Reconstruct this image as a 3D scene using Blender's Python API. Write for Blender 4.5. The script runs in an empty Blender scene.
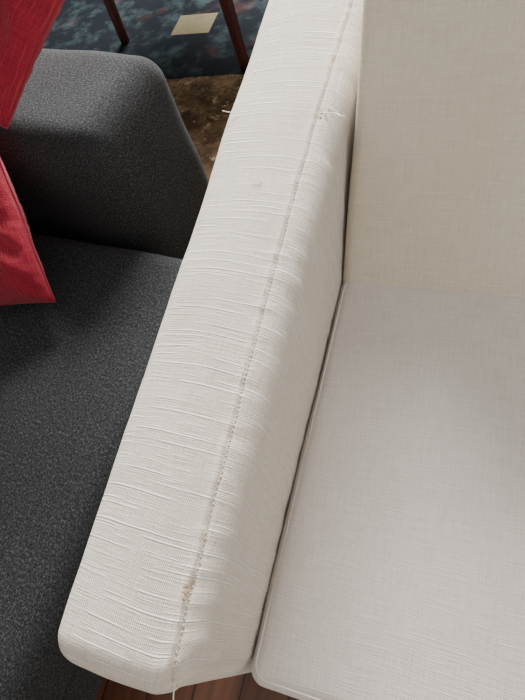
import bpy, bmesh, math, random
from mathutils import Vector, Matrix, noise, Euler
from mathutils.bvhtree import BVHTree
random.seed(4)
S=bpy.context.scene
def link(o,parent=None):
    S.collection.objects.link(o)
    if parent is not None: o.parent=parent
    return o
def empty(name,loc=(0,0,0),rz=0):
    o=bpy.data.objects.new(name,None); o.empty_display_size=.1
    o.location=loc; o.rotation_euler=(0,0,rz); return link(o)
# ---------------- materials ----------------
class NT:
    def __init__(s,name):
        s.m=bpy.data.materials.new(name); s.m.use_nodes=True
        s.t=s.m.node_tree; s.b=s.t.nodes['Principled BSDF']
    def n(s,typ,**k):
        nd=s.t.nodes.new(typ)
        for a,v in k.items():
            if hasattr(nd,a): setattr(nd,a,v)
        return nd
    def l(s,a,b): s.t.links.new(a,b)
    def math(s,op,a,b=None,c=None,clamp=False):
        nd=s.n('ShaderNodeMath'); nd.operation=op; nd.use_clamp=clamp
        for i,v in enumerate((a,b,c)):
            if v is None: continue
            if isinstance(v,(int,float)): nd.inputs[i].default_value=v
            else: s.l(v,nd.inputs[i])
        return nd.outputs[0]
    def comb(s,x,y,z=0):
        nd=s.n('ShaderNodeCombineXYZ')
        for i,v in enumerate((x,y,z)):
            if isinstance(v,(int,float)): nd.inputs[i].default_value=v
            else: s.l(v,nd.inputs[i])
        return nd.outputs[0]
    def noise(s,vec,scale,detail=2,rough=.5,stretch=None,loc=None):
        if stretch:
            mp=s.n('ShaderNodeMapping'); mp.inputs['Scale'].default_value=stretch
            if loc: mp.inputs['Location'].default_value=loc
            s.l(vec,mp.inputs['Vector']); vec=mp.outputs[0]
        nd=s.n('ShaderNodeTexNoise'); nd.inputs['Scale'].default_value=scale
        nd.inputs['Detail'].default_value=detail; nd.inputs['Roughness'].default_value=rough
        s.l(vec,nd.inputs['Vector']); return nd.outputs['Fac']
    def mr(s,v,a,b,c=0,d=1):
        nd=s.n('ShaderNodeMapRange'); nd.inputs[1].default_value=a; nd.inputs[2].default_value=b
        nd.inputs[3].default_value=c; nd.inputs[4].default_value=d; s.l(v,nd.inputs[0]); return nd.outputs[0]
    def mix(s,f,a,b):
        nd=s.n('ShaderNodeMix'); nd.data_type='RGBA'
        for i,v in ((0,f),(6,a),(7,b)):
            if isinstance(v,(int,float)): nd.inputs[i].default_value=v
            elif isinstance(v,tuple): nd.inputs[i].default_value=(*v,1)
            else: s.l(v,nd.inputs[i])
        return nd.outputs[2]
    def threads(s,a,b,N,width,vs,thr,seed):
        """sparse thick threads: rows of constant a, present along b where noise is high"""
        t=s.math('MULTIPLY',a,N); row=s.math('FLOOR',t); fr=s.math('FRACT',t)
        wn=s.n('ShaderNodeTexWhiteNoise'); wn.noise_dimensions='1D'; s.l(s.math('ADD',row,seed),wn.inputs['W'])
        j=s.math('MULTIPLY_ADD',wn.outputs['Value'],.6,.2)
        d=s.math('ABSOLUTE',s.math('SUBTRACT',fr,j))
        pr=s.noise(s.comb(s.math('MULTIPLY',row,7.31),s.math('MULTIPLY',b,vs),seed),1,1,.5)
        pm=s.mr(pr,thr,thr+.12)
        m=s.mr(d,width*N,width*N*.25)
        return s.math('MULTIPLY',m,pm)
def fabric(name,base,light,dark,slub=1.0,weave=380,bump=1.0,rows=120,heather=0.0,warm=None,sheen=.25,crosslines=.4,hs=1.0,weavec=.3,sw=.0008,thr=.47,stains=None,dist=.0010,slubh=1.1):
    k=NT(name); tc=k.n('ShaderNodeTexCoord'); uv=tc.outputs['UV']
    nz=k.n('ShaderNodeTexNoise'); nz.inputs['Scale'].default_value=9; nz.inputs['Detail'].default_value=1; k.l(uv,nz.inputs['Vector'])
    off=k.n('ShaderNodeVectorMath',operation='MULTIPLY_ADD'); k.l(nz.outputs['Color'],off.inputs[0])
    off.inputs[1].default_value=(.008,.008,0); k.l(uv,off.inputs[2]); w=off.outputs[0]
    sp=k.n('ShaderNodeSeparateXYZ'); k.l(w,sp.inputs[0]); U,V=sp.outputs[0],sp.outputs[1]
    su=k.math('SINE',k.math('MULTIPLY',U,weave*3.14159*2))
    sv=k.math('SINE',k.math('MULTIPLY',V,weave*3.14159*2))
    wv=k.math('MULTIPLY',su,sv)
    s1=k.threads(U,V,rows,sw,12,thr,3.0)
    s2=k.threads(U,V,rows*2.3,sw*.6,30,thr+.05,17.0)
    s3=k.threads(V,U,rows*2.0,sw*.55,25,thr+.04,31.0)
    fine=k.noise(w,1,1,.5,(weave*1.2,25,1)); finem=k.mr(fine,.4,.7)
    fine2=k.noise(w,1,1,.5,(25,weave*1.2,1)); fine2m=k.mr(fine2,.4,.7)
    grain=k.noise(uv,620,2,.7)
    slubs=k.math('MAXIMUM',s1,k.math('MULTIPLY',s2,.5)); slubs=k.math('MAXIMUM',slubs,k.math('MULTIPLY',s3,.4))
    fac=k.math('MULTIPLY',slubs,slub,clamp=True)
    big=k.noise(uv,5,2,.5)
    c=k.mix(k.mr(big,.35,.65),base,warm or base)
    dk=k.math('MULTIPLY_ADD',fine2m,crosslines,k.math('MULTIPLY',k.mr(wv,0,-1),weavec),clamp=True)
    dk=k.math('MULTIPLY_ADD',finem,crosslines*.7,dk,clamp=True)
    dk=k.math('MULTIPLY_ADD',k.mr(grain,.52,.35),.35,dk,clamp=True)
    c=k.mix(k.math('MULTIPLY',dk,.75),c,dark)
    c=k.mix(fac,c,light)
    if heather>0:
        g=k.noise(w,1,2,.8,(330*hs,190*hs,1)); g2=k.noise(w,1,2,.8,(170*hs,360*hs,1))
        c=k.mix(k.math('MULTIPLY',k.mr(g,.48,.66),heather),c,light)
        c=k.mix(k.math('MULTIPLY',k.mr(g2,.48,.66),heather),c,dark)
    if stains:
        for (pos,rad,col,amt) in stains:
            v=k.n('ShaderNodeVectorMath',operation='SUBTRACT'); k.l(tc.outputs['Object'],v.inputs[0]); v.inputs[1].default_value=pos
            v2=k.n('ShaderNodeVectorMath',operation='DIVIDE'); k.l(v.outputs[0],v2.inputs[0]); v2.inputs[1].default_value=rad
            ln=k.n('ShaderNodeVectorMath',operation='LENGTH'); k.l(v2.outputs[0],ln.inputs[0])
            m=k.mr(k.math('MULTIPLY_ADD',k.noise(uv,60,3,.7),.8,ln.outputs['Value']),1.4,.4)
            c=k.mix(k.math('MULTIPLY',m,amt),c,col)
    k.l(c,k.b.inputs['Base Color'])
    k.b.inputs['Roughness'].default_value=.95
    k.b.inputs['Specular IOR Level'].default_value=.1
    k.b.inputs['Sheen Weight'].default_value=sheen
    h=k.math('MULTIPLY_ADD',slubs,slub*slubh,k.math('MULTIPLY',wv,.30))
    h=k.math('MULTIPLY_ADD',grain,.9,h); h=k.math('MULTIPLY_ADD',finem,.35,h); h=k.math('MULTIPLY_ADD',fine2m,-.3,h)
    bp=k.n('ShaderNodeBump'); bp.inputs['Strength'].default_value=bump; bp.inputs['Distance'].default_value=dist
    k.l(h,bp.inputs['Height']); k.l(bp.outputs[0],k.b.inputs['Normal'])
    return k.m
M_arm=fabric('white_slub_linen',(.76,.70,.62),(1.0,.975,.91),(.45,.39,.325),slub=1.0,bump=.95,warm=(.735,.665,.585),crosslines=.34,rows=92,sw=.0012,thr=.46,slubh=1.45,dist=.0012,
   stains=[((-.285,.27,.65),(.03,.07,.05),(.62,.49,.43),.40),((-.19,-.012,.63),(.006,.016,.04),(.44,.31,.19),.9),((-.25,.47,.65),(.02,.04,.05),(.60,.50,.42),.25),((-.27,.10,.65),(.03,.06,.05),(.64,.56,.49),.35)])
M_seat=fabric('white_linen_seat',(.73,.685,.64),(.84,.80,.76),(.52,.47,.43),slub=.35,bump=.6,rows=170,warm=(.71,.66,.615),crosslines=.42,weave=420)
M_back=fabric('white_linen_back',(.72,.67,.57),(.83,.78,.68),(.53,.48,.38),slub=.35,bump=.6,rows=170,warm=(.69,.635,.515),crosslines=.42,weave=420)
M_dark=fabric('charcoal_tweed',(.029,.031,.034),(.112,.116,.121),(.006,.0065,.008),slub=.15,bump=.9,rows=250,heather=.72,sheen=.03,weave=330,hs=1.05)
M_red=fabric('crimson_linen',(.30,.018,.040),(.42,.05,.075),(.15,.008,.016),slub=.4,bump=.9,rows=200,warm=(.25,.013,.032),sheen=.12,crosslines=.5)
def thread_mat(name,col):
    k=NT(name); tc=k.n('ShaderNodeTexCoord'); f=k.noise(tc.outputs['Object'],700,2)
    k.l(k.mix(f,tuple(x*.8 for x in col),col),k.b.inputs['Base Color']); k.b.inputs['Roughness'].default_value=.9; return k.m
M_pipe=thread_mat('linen_piping',(.76,.71,.655)); M_stitch=thread_mat('stitch_thread',(.58,.47,.37)); M_fray=thread_mat('frayed_thread',(.97,.94,.87))
M_lint=thread_mat('stain_fuzz',(.44,.32,.20)); M_redpipe=thread_mat('crimson_edge',(.24,.014,.03))
def wood(name,c1,c2,planks=False):
    k=NT(name); tc=k.n('ShaderNodeTexCoord'); o=tc.outputs['Object']
    g=k.noise(o,1,5,.6,(60,4,60) if planks else (40,40,4))
    c=k.mix(k.mr(g,.3,.7),c1,c2)
    if planks:
        br=k.n('ShaderNodeTexBrick'); mp=k.n('ShaderNodeMapping'); mp.inputs['Rotation'].default_value=(0,0,math.pi/2)
        k.l(o,mp.inputs[0]); k.l(mp.outputs[0],br.inputs['Vector'])
        br.inputs['Scale'].default_value=1; br.inputs['Brick Width'].default_value=.9; br.inputs['Row Height'].default_value=.09
        br.inputs['Mortar Size'].default_value=.0015
        br.inputs['Color1'].default_value=(1,1,1,1); br.inputs['Color2'].default_value=(.6,.6,.6,1); br.inputs['Mortar'].default_value=(.1,.1,.1,1)
        mx=k.n('ShaderNodeMix'); mx.data_type='RGBA'; mx.blend_type='MULTIPLY'; mx.inputs[0].default_value=1
        k.l(c,mx.inputs[6]); k.l(br.outputs['Color'],mx.inputs[7]); c=mx.outputs[2]
    k.l(c,k.b.inputs['Base Color']); k.b.inputs['Roughness'].default_value=.4
    return k.m
M_floor=wood('parquet_wood',(.10,.038,.022),(.18,.072,.038),True)
M_leg=wood('mahogany',(.022,.005,.005),(.050,.010,.009))
k=NT('wall_paint'); tc=k.n('ShaderNodeTexCoord'); f=k.noise(tc.outputs['Object'],3,3); k.l(k.mix(f,(.62,.59,.54),(.66,.63,.58)),k.b.inputs['Base Color']); k.b.inputs['Roughness'].default_value=.9; M_wall=k.m
k=NT('patterned_rug'); tc=k.n('ShaderNodeTexCoord'); o=tc.outputs['Object']; sp=k.n('ShaderNodeSeparateXYZ'); k.l(o,sp.inputs[0])
X,Y=sp.outputs[0],sp.outputs[1]
nb=k.noise(o,11,5,.7); nt=k.noise(o,9,4,.7); nf=k.noise(o,60,3,.7)
teal=k.mix(k.mr(nb,.48,.68),(.0018,.0035,.0055),(.016,.026,.030))
teal=k.mix(k.math('MULTIPLY',k.mr(k.noise(o,7,3),.60,.68),.35),teal,(.035,.010,.008))
tan=k.mix(k.mr(nt,.40,.60),(.035,.021,.012),(.105,.070,.037)); tan=k.mix(k.mr(nf,.5,.7),tan,(.022,.015,.010))
tan=k.mix(k.mr(k.noise(o,26,3,.7),.60,.68),tan,(.19,.155,.105))
edge=k.math('GREATER_THAN',Y,k.math('MULTIPLY_ADD',k.noise(o,20,2),.03,1.615))
c=k.mix(edge,tan,teal)
def box(x0,x1,y0,y1):
    a=k.math('MULTIPLY',k.math('GREATER_THAN',X,x0),k.math('LESS_THAN',X,x1))
    b=k.math('MULTIPLY',k.math('GREATER_THAN',Y,y0),k.math('LESS_THAN',Y,y1)); return k.math('MULTIPLY',a,b)
c=k.mix(box(-1.19,-1.02,1.90,2.03),c,k.mix(nf,(.06,.053,.033),(.11,.095,.055)))
k.l(c,k.b.inputs['Base Color']); k.b.inputs['Roughness'].default_value=1; k.b.inputs['Specular IOR Level'].default_value=.1
M_rug=k.m
# ---------------- mesh helpers ----------------
def finish(me,mat,name,parent,smooth=True):
    me.materials.append(mat)
    for p in me.polygons: p.use_smooth=smooth
    return link(bpy.data.objects.new(name,me),parent)
def rbox(name,size,r,mat,parent,loc=(0,0,0),rot=(0,0,0),n=28,puff=(0,0,0),wr=0.0,seed=0,swap=False,deform=None):
    hx,hy,hz=size[0]/2,size[1]/2,size[2]/2
    bm=bmesh.new(); uvl=bm.loops.layers.uv.new('UVMap')
    M=Matrix.LocRotScale(Vector(loc),Euler(rot),None)
    H=(hx,hy,hz)
    def axis(h):
        rr=min(r,h*.98); a=[-h+rr*i/6*1.0 for i in range(6)]; mid=[-h+rr+(2*h-2*rr)*i/n for i in range(n+1)]; b=[h-rr+rr*i/6 for i in range(1,7)]
        return a+mid+b
    cache={}
    def vert(p):
        key=tuple(round(c,5) for c in p)
        if key in cache: return cache[key]
        q=Vector([max(-(h-min(r,h*.98)),min(h-min(r,h*.98),c)) for c,h in zip(p,H)])
        d=Vector(p)-q
        if d.length>1e-7:
            d=d.normalized(); pp=q+Vector([d[i]*min(r,H[i]*.98) for i in range(3)])
        else: pp=q
        fx,fy,fz=[max(0,1-(pp[i]/H[i])**2) for i in range(3)]
        pp=pp+Vector((math.copysign(puff[0]*(fy*fz)**.6,pp.x),math.copysign(puff[1]*(fx*fz)**.6,pp.y),math.copysign(puff[2]*(fx*fy)**.6,pp.z)))
        if wr: 
            pp=pp+noise.noise_vector(pp*7+Vector((seed,0,0)))*wr
        if deform: pp=deform(pp)
        v=bm.verts.new(M@pp); cache[key]=v; return v
    for ax in range(3):
        u,w=[(1,2),(2,0),(0,1)][ax]
        A,B=axis(H[u]),axis(H[w])
        for sg in (-1,1):
            for i in range(len(A)-1):
                for j in range(len(B)-1):
                    ps=[]
                    for (a,b) in ((i,j),(i+1,j),(i+1,j+1),(i,j+1)):
                        p=[0,0,0]; p[ax]=sg*H[ax]; p[u]=A[a]; p[w]=B[b]; ps.append(p)
                    if sg<0: ps=ps[::-1]
                    vs=[vert(p) for p in ps]
                    if len(set(vs))<4: continue
                    try: f=bm.faces.new(vs)
                    except ValueError: continue
                    for lp,p in zip(f.loops,ps):
                        a,b=p[u],p[w]
                        if ax==2: a,b=p[1],p[0]
                        if swap: a,b=b,a
                        lp[uvl].uv=(a+3*ax,b+1.7)
    me=bpy.data.meshes.new(name); bm.to_mesh(me); bm.free()
    return finish(me,mat,name,parent)
def tube(name,pts,rad,mat,parent,cyclic=False,res=3):
    cu=bpy.data.curves.new(name,'CURVE'); cu.dimensions='3D'; cu.bevel_depth=rad; cu.bevel_resolution=res
    sp=cu.splines.new('POLY'); sp.points.add(len(pts)-1)
    for q,p in zip(sp.points,pts): q.co=(*p,1)
    sp.use_cyclic_u=cyclic; cu.materials.append(mat)
    return link(bpy.data.objects.new(name,cu),parent)
def leg(name,p0,p1,r0,r1,mat,parent):
    bm=bmesh.new(); p0=Vector(p0); p1=Vector(p1); rings=[]
    for i in range(9):
        t=i/8; c=p0.lerp(p1,t); r=r0+(r1-r0)*t; ring=[]
        for j in range(16):
            a=2*math.pi*(j+.5)/16; x=math.cos(a); y=math.sin(a)
            s=1/max(abs(x),abs(y)); s=.35+.65*min(s,1.3)
            ring.append(bm.verts.new(c+Vector((x*r*s,y*r*s,0))))
        rings.append(ring)
    for a,b in zip(rings,rings[1:]):
        for j in range(16): bm.faces.new((a[j],a[(j+1)%16],b[(j+1)%16],b[j]))
    bm.faces.new(rings[0][::-1]); bm.faces.new(rings[-1])
    bmesh.ops.recalc_face_normals(bm,faces=bm.faces)
    me=bpy.data.meshes.new(name); bm.to_mesh(me); bm.free(); return finish(me,mat,name,parent)
# ---------------- white sofa ----------------
sofa=empty('white_sofa')
Y0,Y1=-.10,1.02
XI=-.166
def lerp(a,b,t): return a+(b-a)*t
def arm_dims(y):
    t=(y-Y0)/(Y1-Y0)
    return lerp(-.315,-.362,t), XI, lerp(.640,.672,t)
def arm_profile(y,inset):
    xo,xi,zt=arm_dims(y); zb=.12
    R1,R2=.034,.034
    xo+=inset*.6; xi-=inset*.6; zt-=inset
    R1=max(R1-inset*.3,.012); R2=max(R2-inset*.3,.012)
    pts=[]
    for i in range(22): pts.append((xo,lerp(zb,zt-R1,i/22)))
    for i in range(17):
        a=math.pi-(math.pi/2)*i/16; pts.append((xo+R1+R1*math.cos(a),zt-R1+R1*math.sin(a)))
    x0,x1=xo+R1,xi-R2
    for i in range(1,70):
        q=i/70; pts.append((lerp(x0,x1,q),zt+.006*math.sin(math.pi*q)))
    for i in range(31):
        a=math.pi/2-(math.pi/2)*i/30; pts.append((xi-R2+R2*math.cos(a),zt-R2+R2*math.sin(a)))
    for i in range(1,27): pts.append((xi,lerp(zt-R2,zb,i/26)))
    return pts
def seam_x(y):
    return -.1965+.012*max(0,1-(y+.1)/.35)**1.3+.0030*math.sin(y*6+1)+.0012*noise.noise(Vector((y*22,0,0)))
BV={}
def make_arm(name,mir=False):
    rf=.026; st=[]
    for i in range(15):
        q=1-i/14; y=Y0+rf*(1-math.sin(q*math.pi/2)); st.append((y,rf*(1-math.cos(q*math.pi/2))))
    N=560
    for i in range(1,N+1): st.append((lerp(Y0+rf,Y1,i/N),0))
    bm=bmesh.new(); uvl=bm.loops.layers.uv.new('UVMap'); rows=[];uvs=[]
    base=arm_profile(.3,0); L=[0]
    for a,b in zip(base,base[1:]): L.append(L[-1]+math.hypot(b[0]-a[0],b[1]-a[1]))
    su=0; py=None; pin=0
    for (y,ins) in st:
        if py is not None: su+=math.hypot(y-py,ins-pin)
        py=y;pin=ins
        pr=arm_profile(y,ins); row=[];ur=[]
        sx=seam_x(y)
        for i,(x,z) in enumerate(pr):
            P=Vector((x,y,z)); i0=max(0,i-1); i1=min(len(pr)-1,i+1)
            nx,nz=-(pr[i1][1]-pr[i0][1]),(pr[i1][0]-pr[i0][0]); l=math.hypot(nx,nz) or 1; nx/=l; nz/=l
            d=noise.noise(Vector((x*9,y*6,z*9)))*.0026+noise.noise(Vector((x*6,y*30,z*6+5)))*.0006
            ds=x-sx
            if z>.5:
                d+=-.0018*math.exp(-(ds/.0018)**2)
                d+=.0013*noise.noise(Vector((0,y*70,3)))*math.exp(-(ds/.012)**2)
                d+=.0013*math.exp(-((ds+.005)/.003)**2)
            inner=max(0,min(1,(x+.20)/.03))
            d+=inner*.0012*noise.noise(Vector((2,y*40,z*5)))
            P=P+Vector((nx,0,nz))*d
            q=max(0,min(1,(x+.205)/.035)); P.y+=.024*q*q*math.exp(-(y-Y0)/.06)
            if mir: P.x=1.06-P.x
            row.append(bm.verts.new(P)); ur.append((su,L[i]))
        rows.append(row);uvs.append(ur)
    for r in range(len(rows)-1):
        for i in range(len(rows[0])-1):
            ids=[(r,i),(r,i+1),(r+1,i+1),(r+1,i)]
            if mir: ids=ids[::-1]
            f=bm.faces.new([rows[a][b] for a,b in ids])
            for lp,(a,b) in zip(f.loops,ids):
                u,v=uvs[a][b]; lp[uvl].uv=(u+.03*v,v)
    bm.faces.new(rows[0]); bm.faces.new(rows[-1])
    bmesh.ops.recalc_face_normals(bm,faces=bm.faces)
    bm.verts.ensure_lookup_table(); BV[name]=BVHTree.FromBMesh(bm)
    me=bpy.data.meshes.new(name); bm.to_mesh(me); bm.free()
    return finish(me,M_arm,name,sofa)
make_arm('armrest_left'); make_arm('armrest_right',True)
def arm_top(x,y):
    h=BV['armrest_left'].ray_cast(Vector((x,y,2)),Vector((0,0,-1)))
    return h[0].z if h[0] is not None else .60
bm=bmesh.new(); cord=[]
y=Y0+.012
while y<.98:
    x=seam_x(y)+random.uniform(-.0005,.0005)
    z=arm_top(x,y); cord.append((x,y,z+.0001))
    ln=.0040*random.uniform(.7,1.2); s=random.uniform(.7,1.3)
    m=Matrix.Translation((x,y,z+.0005))@Matrix.Rotation(random.uniform(-.5,.5),4,'Z')@Matrix.Diagonal((.0009*s,ln/2,.0008,1))
    bmesh.ops.create_icosphere(bm,subdivisions=1,radius=1,matrix=m); y+=.0054
me=bpy.data.meshes.new('seam_stitches'); bm.to_mesh(me); bm.free(); finish(me,M_stitch,'seam_stitches',sofa)
tube('seam_cord',cord,.0005,M_stitch,sofa)
def fray(name,x,y,dz0,dx,dy,dz,curl,rad=.0006):
    pts=[]; z=arm_top(x,y)+dz0
    for i in range(14):
        t=i/13; pts.append((x+dx*t+curl*math.sin(t*5),y+dy*t+curl*math.cos(t*4)*.6,z+dz*t+curl*.5*math.sin(t*3)))
    tube(name,pts,rad,M_fray,sofa)
fray('loose_thread_1',-.190,.600,.001,.037,-.012,.008,.005,.0008)
fray('loose_thread_2',-.187,.612,.001,.016,.06,.014,.004,.0007)
fray('loose_thread_3',-.318,.60,.001,-.022,.006,.004,.002,.0006)
fray('loose_thread_4',-.245,.47,.001,-.012,.006,.003,.002,.0006)
fray('loose_thread_5',seam_x(-.07),-.066,.000,-.001,-.034,-.03,.001,.0006)
bm=bmesh.new()
for (cx,cy,n,s) in ((-.190,-.010,12,.005),(-.197,.60,10,.006)):
    for i in range(n):
        x=random.gauss(cx,min(s*.3,.002)); y=random.gauss(cy,s)
        m=Matrix.Translation((x,y,arm_top(x,y)+.0003))@Matrix.Rotation(random.uniform(0,3),4,'Z')@Matrix.Diagonal((.0006,.0014,.0006,1))
        bmesh.ops.create_icosphere(bm,subdivisions=1,radius=1,matrix=m)
me=bpy.data.meshes.new('worn_fuzz'); bm.to_mesh(me); bm.free(); finish(me,M_lint,'worn_fuzz',sofa)
sx0,sx1,sy0,sy1=-.166,1.225,-.091,.497
sc=((sx0+sx1)/2,(sy0+sy1)/2,.375)
rbox('seat_cushion',(sx1-sx0,sy1-sy0,.13),.020,M_seat,sofa,loc=sc,n=70,puff=(0,.0,.010),wr=.002)
def rrect(x0,x1,y0,y1,r,z,n=10):
    P=[]
    for cx,cy,a0 in ((x1-r,y1-r,0),(x0+r,y1-r,90),(x0+r,y0+r,180),(x1-r,y0+r,270)):
        for i in range(n+1):
            a=math.radians(a0+90*i/n); P.append((cx+r*math.cos(a),cy+r*math.sin(a),z))
    return P
tube('seat_piping',rrect(sx0+.0085,sx1-.0085,sy0+.0085,sy1-.0085,.018,.4370),.0014,M_pipe,sofa,True)
lean=math.radians(35); bl=.52; th=.16
d=Vector((0,math.sin(lean),math.cos(lean))); nrm=Vector((0,-math.cos(lean),math.sin(lean)))
c0=Vector((0.53,.468,.423))+d*bl/2-nrm*th/2
def bdef(p):
    t=(p.z+bl/2)/bl
    if p.x<-.3: p.x+=.018*t
    if p.x>.3: p.x-=.018*t
    return p
rbox('back_cushion',(1.390,th,bl),.018,M_back,sofa,loc=c0,rot=(-lean,0,0),n=60,puff=(0,.006,0),wr=.002,seed=5,deform=bdef)
rbox('base_frame',(1.38,.56,.16),.02,M_seat,sofa,loc=(.53,.19,.215),n=8)
rbox('back_frame',(1.36,.14,.46),.03,M_back,sofa,loc=(.53,.93,.38),n=10)
for i,(x,y) in enumerate(((-.24,-.03),(1.30,-.03),(-.26,.92),(1.32,.92))):
    leg('sofa_leg_%d'%(i+1),(x,y,0),(x,y,.125),.018,.024,M_leg,sofa)
# ---------------- charcoal sofa ----------------
ds=empty('charcoal_sofa')
R8=math.radians(-8)
u=Vector((math.cos(R8),math.sin(R8),0)); w=Vector((-math.sin(R8),math.cos(R8),0))
aw=.285; al=.62
ac=Vector((-.580,.885,0))-u*al/2-w*aw/2
rbox('armrest',(al,aw,.50),.055,M_dark,ds,loc=(ac.x,ac.y,.345),rot=(0,0,R8),n=22,puff=(.008,.010,.010),wr=.005,seed=2)
rbox('seat_cushion',(.62,1.46,.17),.045,M_dark,ds,loc=(-.798,-.140,.29),rot=(0,0,math.radians(-5)),n=30,puff=(0,0,.012),wr=.004,seed=9,swap=True)
rbox('base_frame',(.62,1.46,.14),.02,M_dark,ds,loc=(-.815,-.140,.14),rot=(0,0,math.radians(-5)),n=6)
rbox('backrest',(.20,2.1,.66),.06,M_dark,ds,loc=(-1.28,-.06,.42),rot=(0,0,math.radians(-6)),n=16,puff=(.01,0,.01),wr=.003,seed=3)
rbox('armrest_far',(.66,.24,.50),.055,M_dark,ds,loc=(-.95,-1.03,.345),rot=(0,0,math.radians(-6)),n=14,puff=(.008,.01,.01))
for i,(x,y) in enumerate(((-.64,.70),(-.62,-1.0),(-1.1,.82),(-1.25,-1.0))):
    leg('sofa_leg_%d'%(i+1),(x,y,0),(x,y,.10),.018,.022,M_leg,ds)
# ---------------- red pillows ----------------
def pillow(name,C,e1,e2,a,b,th,seed):
    e1=Vector(e1).normalized(); e2=Vector(e2).normalized(); nn=e1.cross(e2).normalized()
    N=80; bm=bmesh.new(); uvl=bm.loops.layers.uv.new('UVMap'); C=Vector(C)
    def P(i,j,s):
        x=-1+2*i/N; y=-1+2*j/N
        px=x*(1-.04*(1-y*y)); py=y*(1-.04*(1-x*x))
        t=((1-x**2)*(1-y**2)); t=t**.45*th
        edge=min(1-abs(x),1-abs(y))
        wv=noise.noise(Vector((x*2.2,y*2.2,seed)))*.018+noise.noise(Vector((x*5+y*4,y*2.5-x*2,seed+4+s)))*.015
        pu=.0022*noise.noise(Vector((x*14,y*14,seed)))*math.exp(-edge*9)*2
        return C+e1*px*a+e2*py*b+nn*(s*(t+pu*(edge>0))+wv*min(1,edge*5)+noise.noise(Vector((x*1.6,y*1.6,seed+9)))*.014)
    G={}
    for s in (1,-1):
        for i in range(N+1):
            for j in range(N+1):
                if s==-1 and (i in(0,N) or j in(0,N)): G[s,i,j]=G[1,i,j]
                else: G[s,i,j]=bm.verts.new(P(i,j,s))
        for i in range(N):
            for j in range(N):
                q=[(i,j),(i+1,j),(i+1,j+1),(i,j+1)]
                if s<0: q=q[::-1]
                f=bm.faces.new([G[s,x,y] for x,y in q])
                for lp,(x,y) in zip(f.loops,q): lp[uvl].uv=(x/N*2*a,y/N*2*b)
    me=bpy.data.meshes.new(name); bm.to_mesh(me); bm.free(); o=finish(me,M_red,name,None)
    rim=[]
    for i in range(N): rim.append(P(i,0,0))
    for i in range(N): rim.append(P(N,i,0))
    for i in range(N,0,-1): rim.append(P(i,N,0))
    for i in range(N,0,-1): rim.append(P(0,i,0))
    tube('edge_seam',rim,.0018,M_redpipe,o,True)
    return o
e1=Vector((-.97,-.24,.0)).normalized(); e2=Vector((-.38,.67,.58)).normalized()
a=.20
pillow('red_throw_pillow',Vector((-.692,.390,.425))+e1*a+e2*a,-e1,e2,a,a,.065,1.3)
e1=Vector((-.9,.1,.32)).normalized(); e2=Vector((.42,.82,.42)).normalized()
pillow('red_throw_pillow.001',Vector((-.690,.545,.690))+e1*a+e2*a,-e1,e2,a,a,.06,5.1)
# ---------------- room / rug / chair ----------------
def plane(name,x0,x1,y0,y1,z0,z1,mat):
    bm=bmesh.new()
    bmesh.ops.create_cube(bm,size=1,matrix=Matrix.Translation(((x0+x1)/2,(y0+y1)/2,(z0+z1)/2))@Matrix.Diagonal((x1-x0,y1-y0,z1-z0,1)))
    me=bpy.data.meshes.new(name); bm.to_mesh(me); bm.free(); return finish(me,mat,name,None,False)
plane('floor',-3.5,3.5,-3,4.6,-.05,0,M_floor)
plane('wall_back',-3.5,3.5,4.6,4.7,0,2.6,M_wall)
plane('wall_left',-3.6,-3.5,-3,4.6,0,2.6,M_wall)
plane('wall_right',3.5,3.6,-3,4.6,0,2.6,M_wall)
plane('wall_front',-3.5,3.5,-3.1,-3,0,2.6,M_wall)
plane('patterned_rug',-3.0,.6,1.08,4.2,.001,.009,M_rug)
ch=empty('dining_chair')
leg('leg_1',(-.79,1.66,.009),(-.80,1.66,.45),.016,.022,M_leg,ch)
leg('leg_2',(-1.39,1.87,.009),(-1.37,1.88,.45),.016,.022,M_leg,ch)
leg('leg_3',(-.66,2.08,.009),(-.68,2.06,.95),.016,.022,M_leg,ch)
leg('leg_4',(-1.22,2.30,.009),(-1.22,2.26,.95),.016,.022,M_leg,ch)
rbox('seat',(.64,.50,.05),.02,M_leg,ch,loc=(-1.01,1.965,.47),rot=(0,0,math.radians(-20)),n=6)
rbox('back_rail',(.58,.025,.16),.01,M_leg,ch,loc=(-.95,2.165,.86),rot=(0,0,math.radians(-20)),n=6)
# ---------------- camera ----------------
cam=bpy.data.cameras.new('camera'); co=bpy.data.objects.new('camera',cam); link(co)
cam.sensor_fit='VERTICAL'; cam.sensor_height=36; cam.sensor_width=27; cam.lens=27; cam.clip_start=.02
r=Vector((.9396,.2588,-.2242)).normalized(); b=Vector((.3176,-.4142,.8531)).normalized(); up=b.cross(r).normalized(); r=up.cross(b)
co.matrix_world=Matrix(((r.x,up.x,b.x,0),(r.y,up.y,b.y,0),(r.z,up.z,b.z,1.14),(0,0,0,1)))
S.camera=co
# ---------------- light ----------------
W=bpy.data.worlds.new('room_light'); S.world=W; W.use_nodes=True
bg=W.node_tree.nodes['Background']; bg.inputs[0].default_value=(1,.965,.925,1); bg.inputs[1].default_value=.60
def area(name,loc,target,size,power,col):
    L=bpy.data.lights.new(name,'AREA'); L.shape='RECTANGLE'; L.size,L.size_y=size; L.energy=power; L.color=col
    o=bpy.data.objects.new(name,L); link(o); o.location=loc
    o.rotation_euler=(Vector(target)-Vector(loc)).to_track_quat('-Z','Y').to_euler()
area('window_daylight',(-1.0,3.4,2.0),(-.1,.3,.5),(1.5,1.2),560,(1,.965,.925))
area('window_daylight_side',(2.6,-.6,2.2),(0,.3,.5),(1.6,1.6),22,(1,.955,.91))
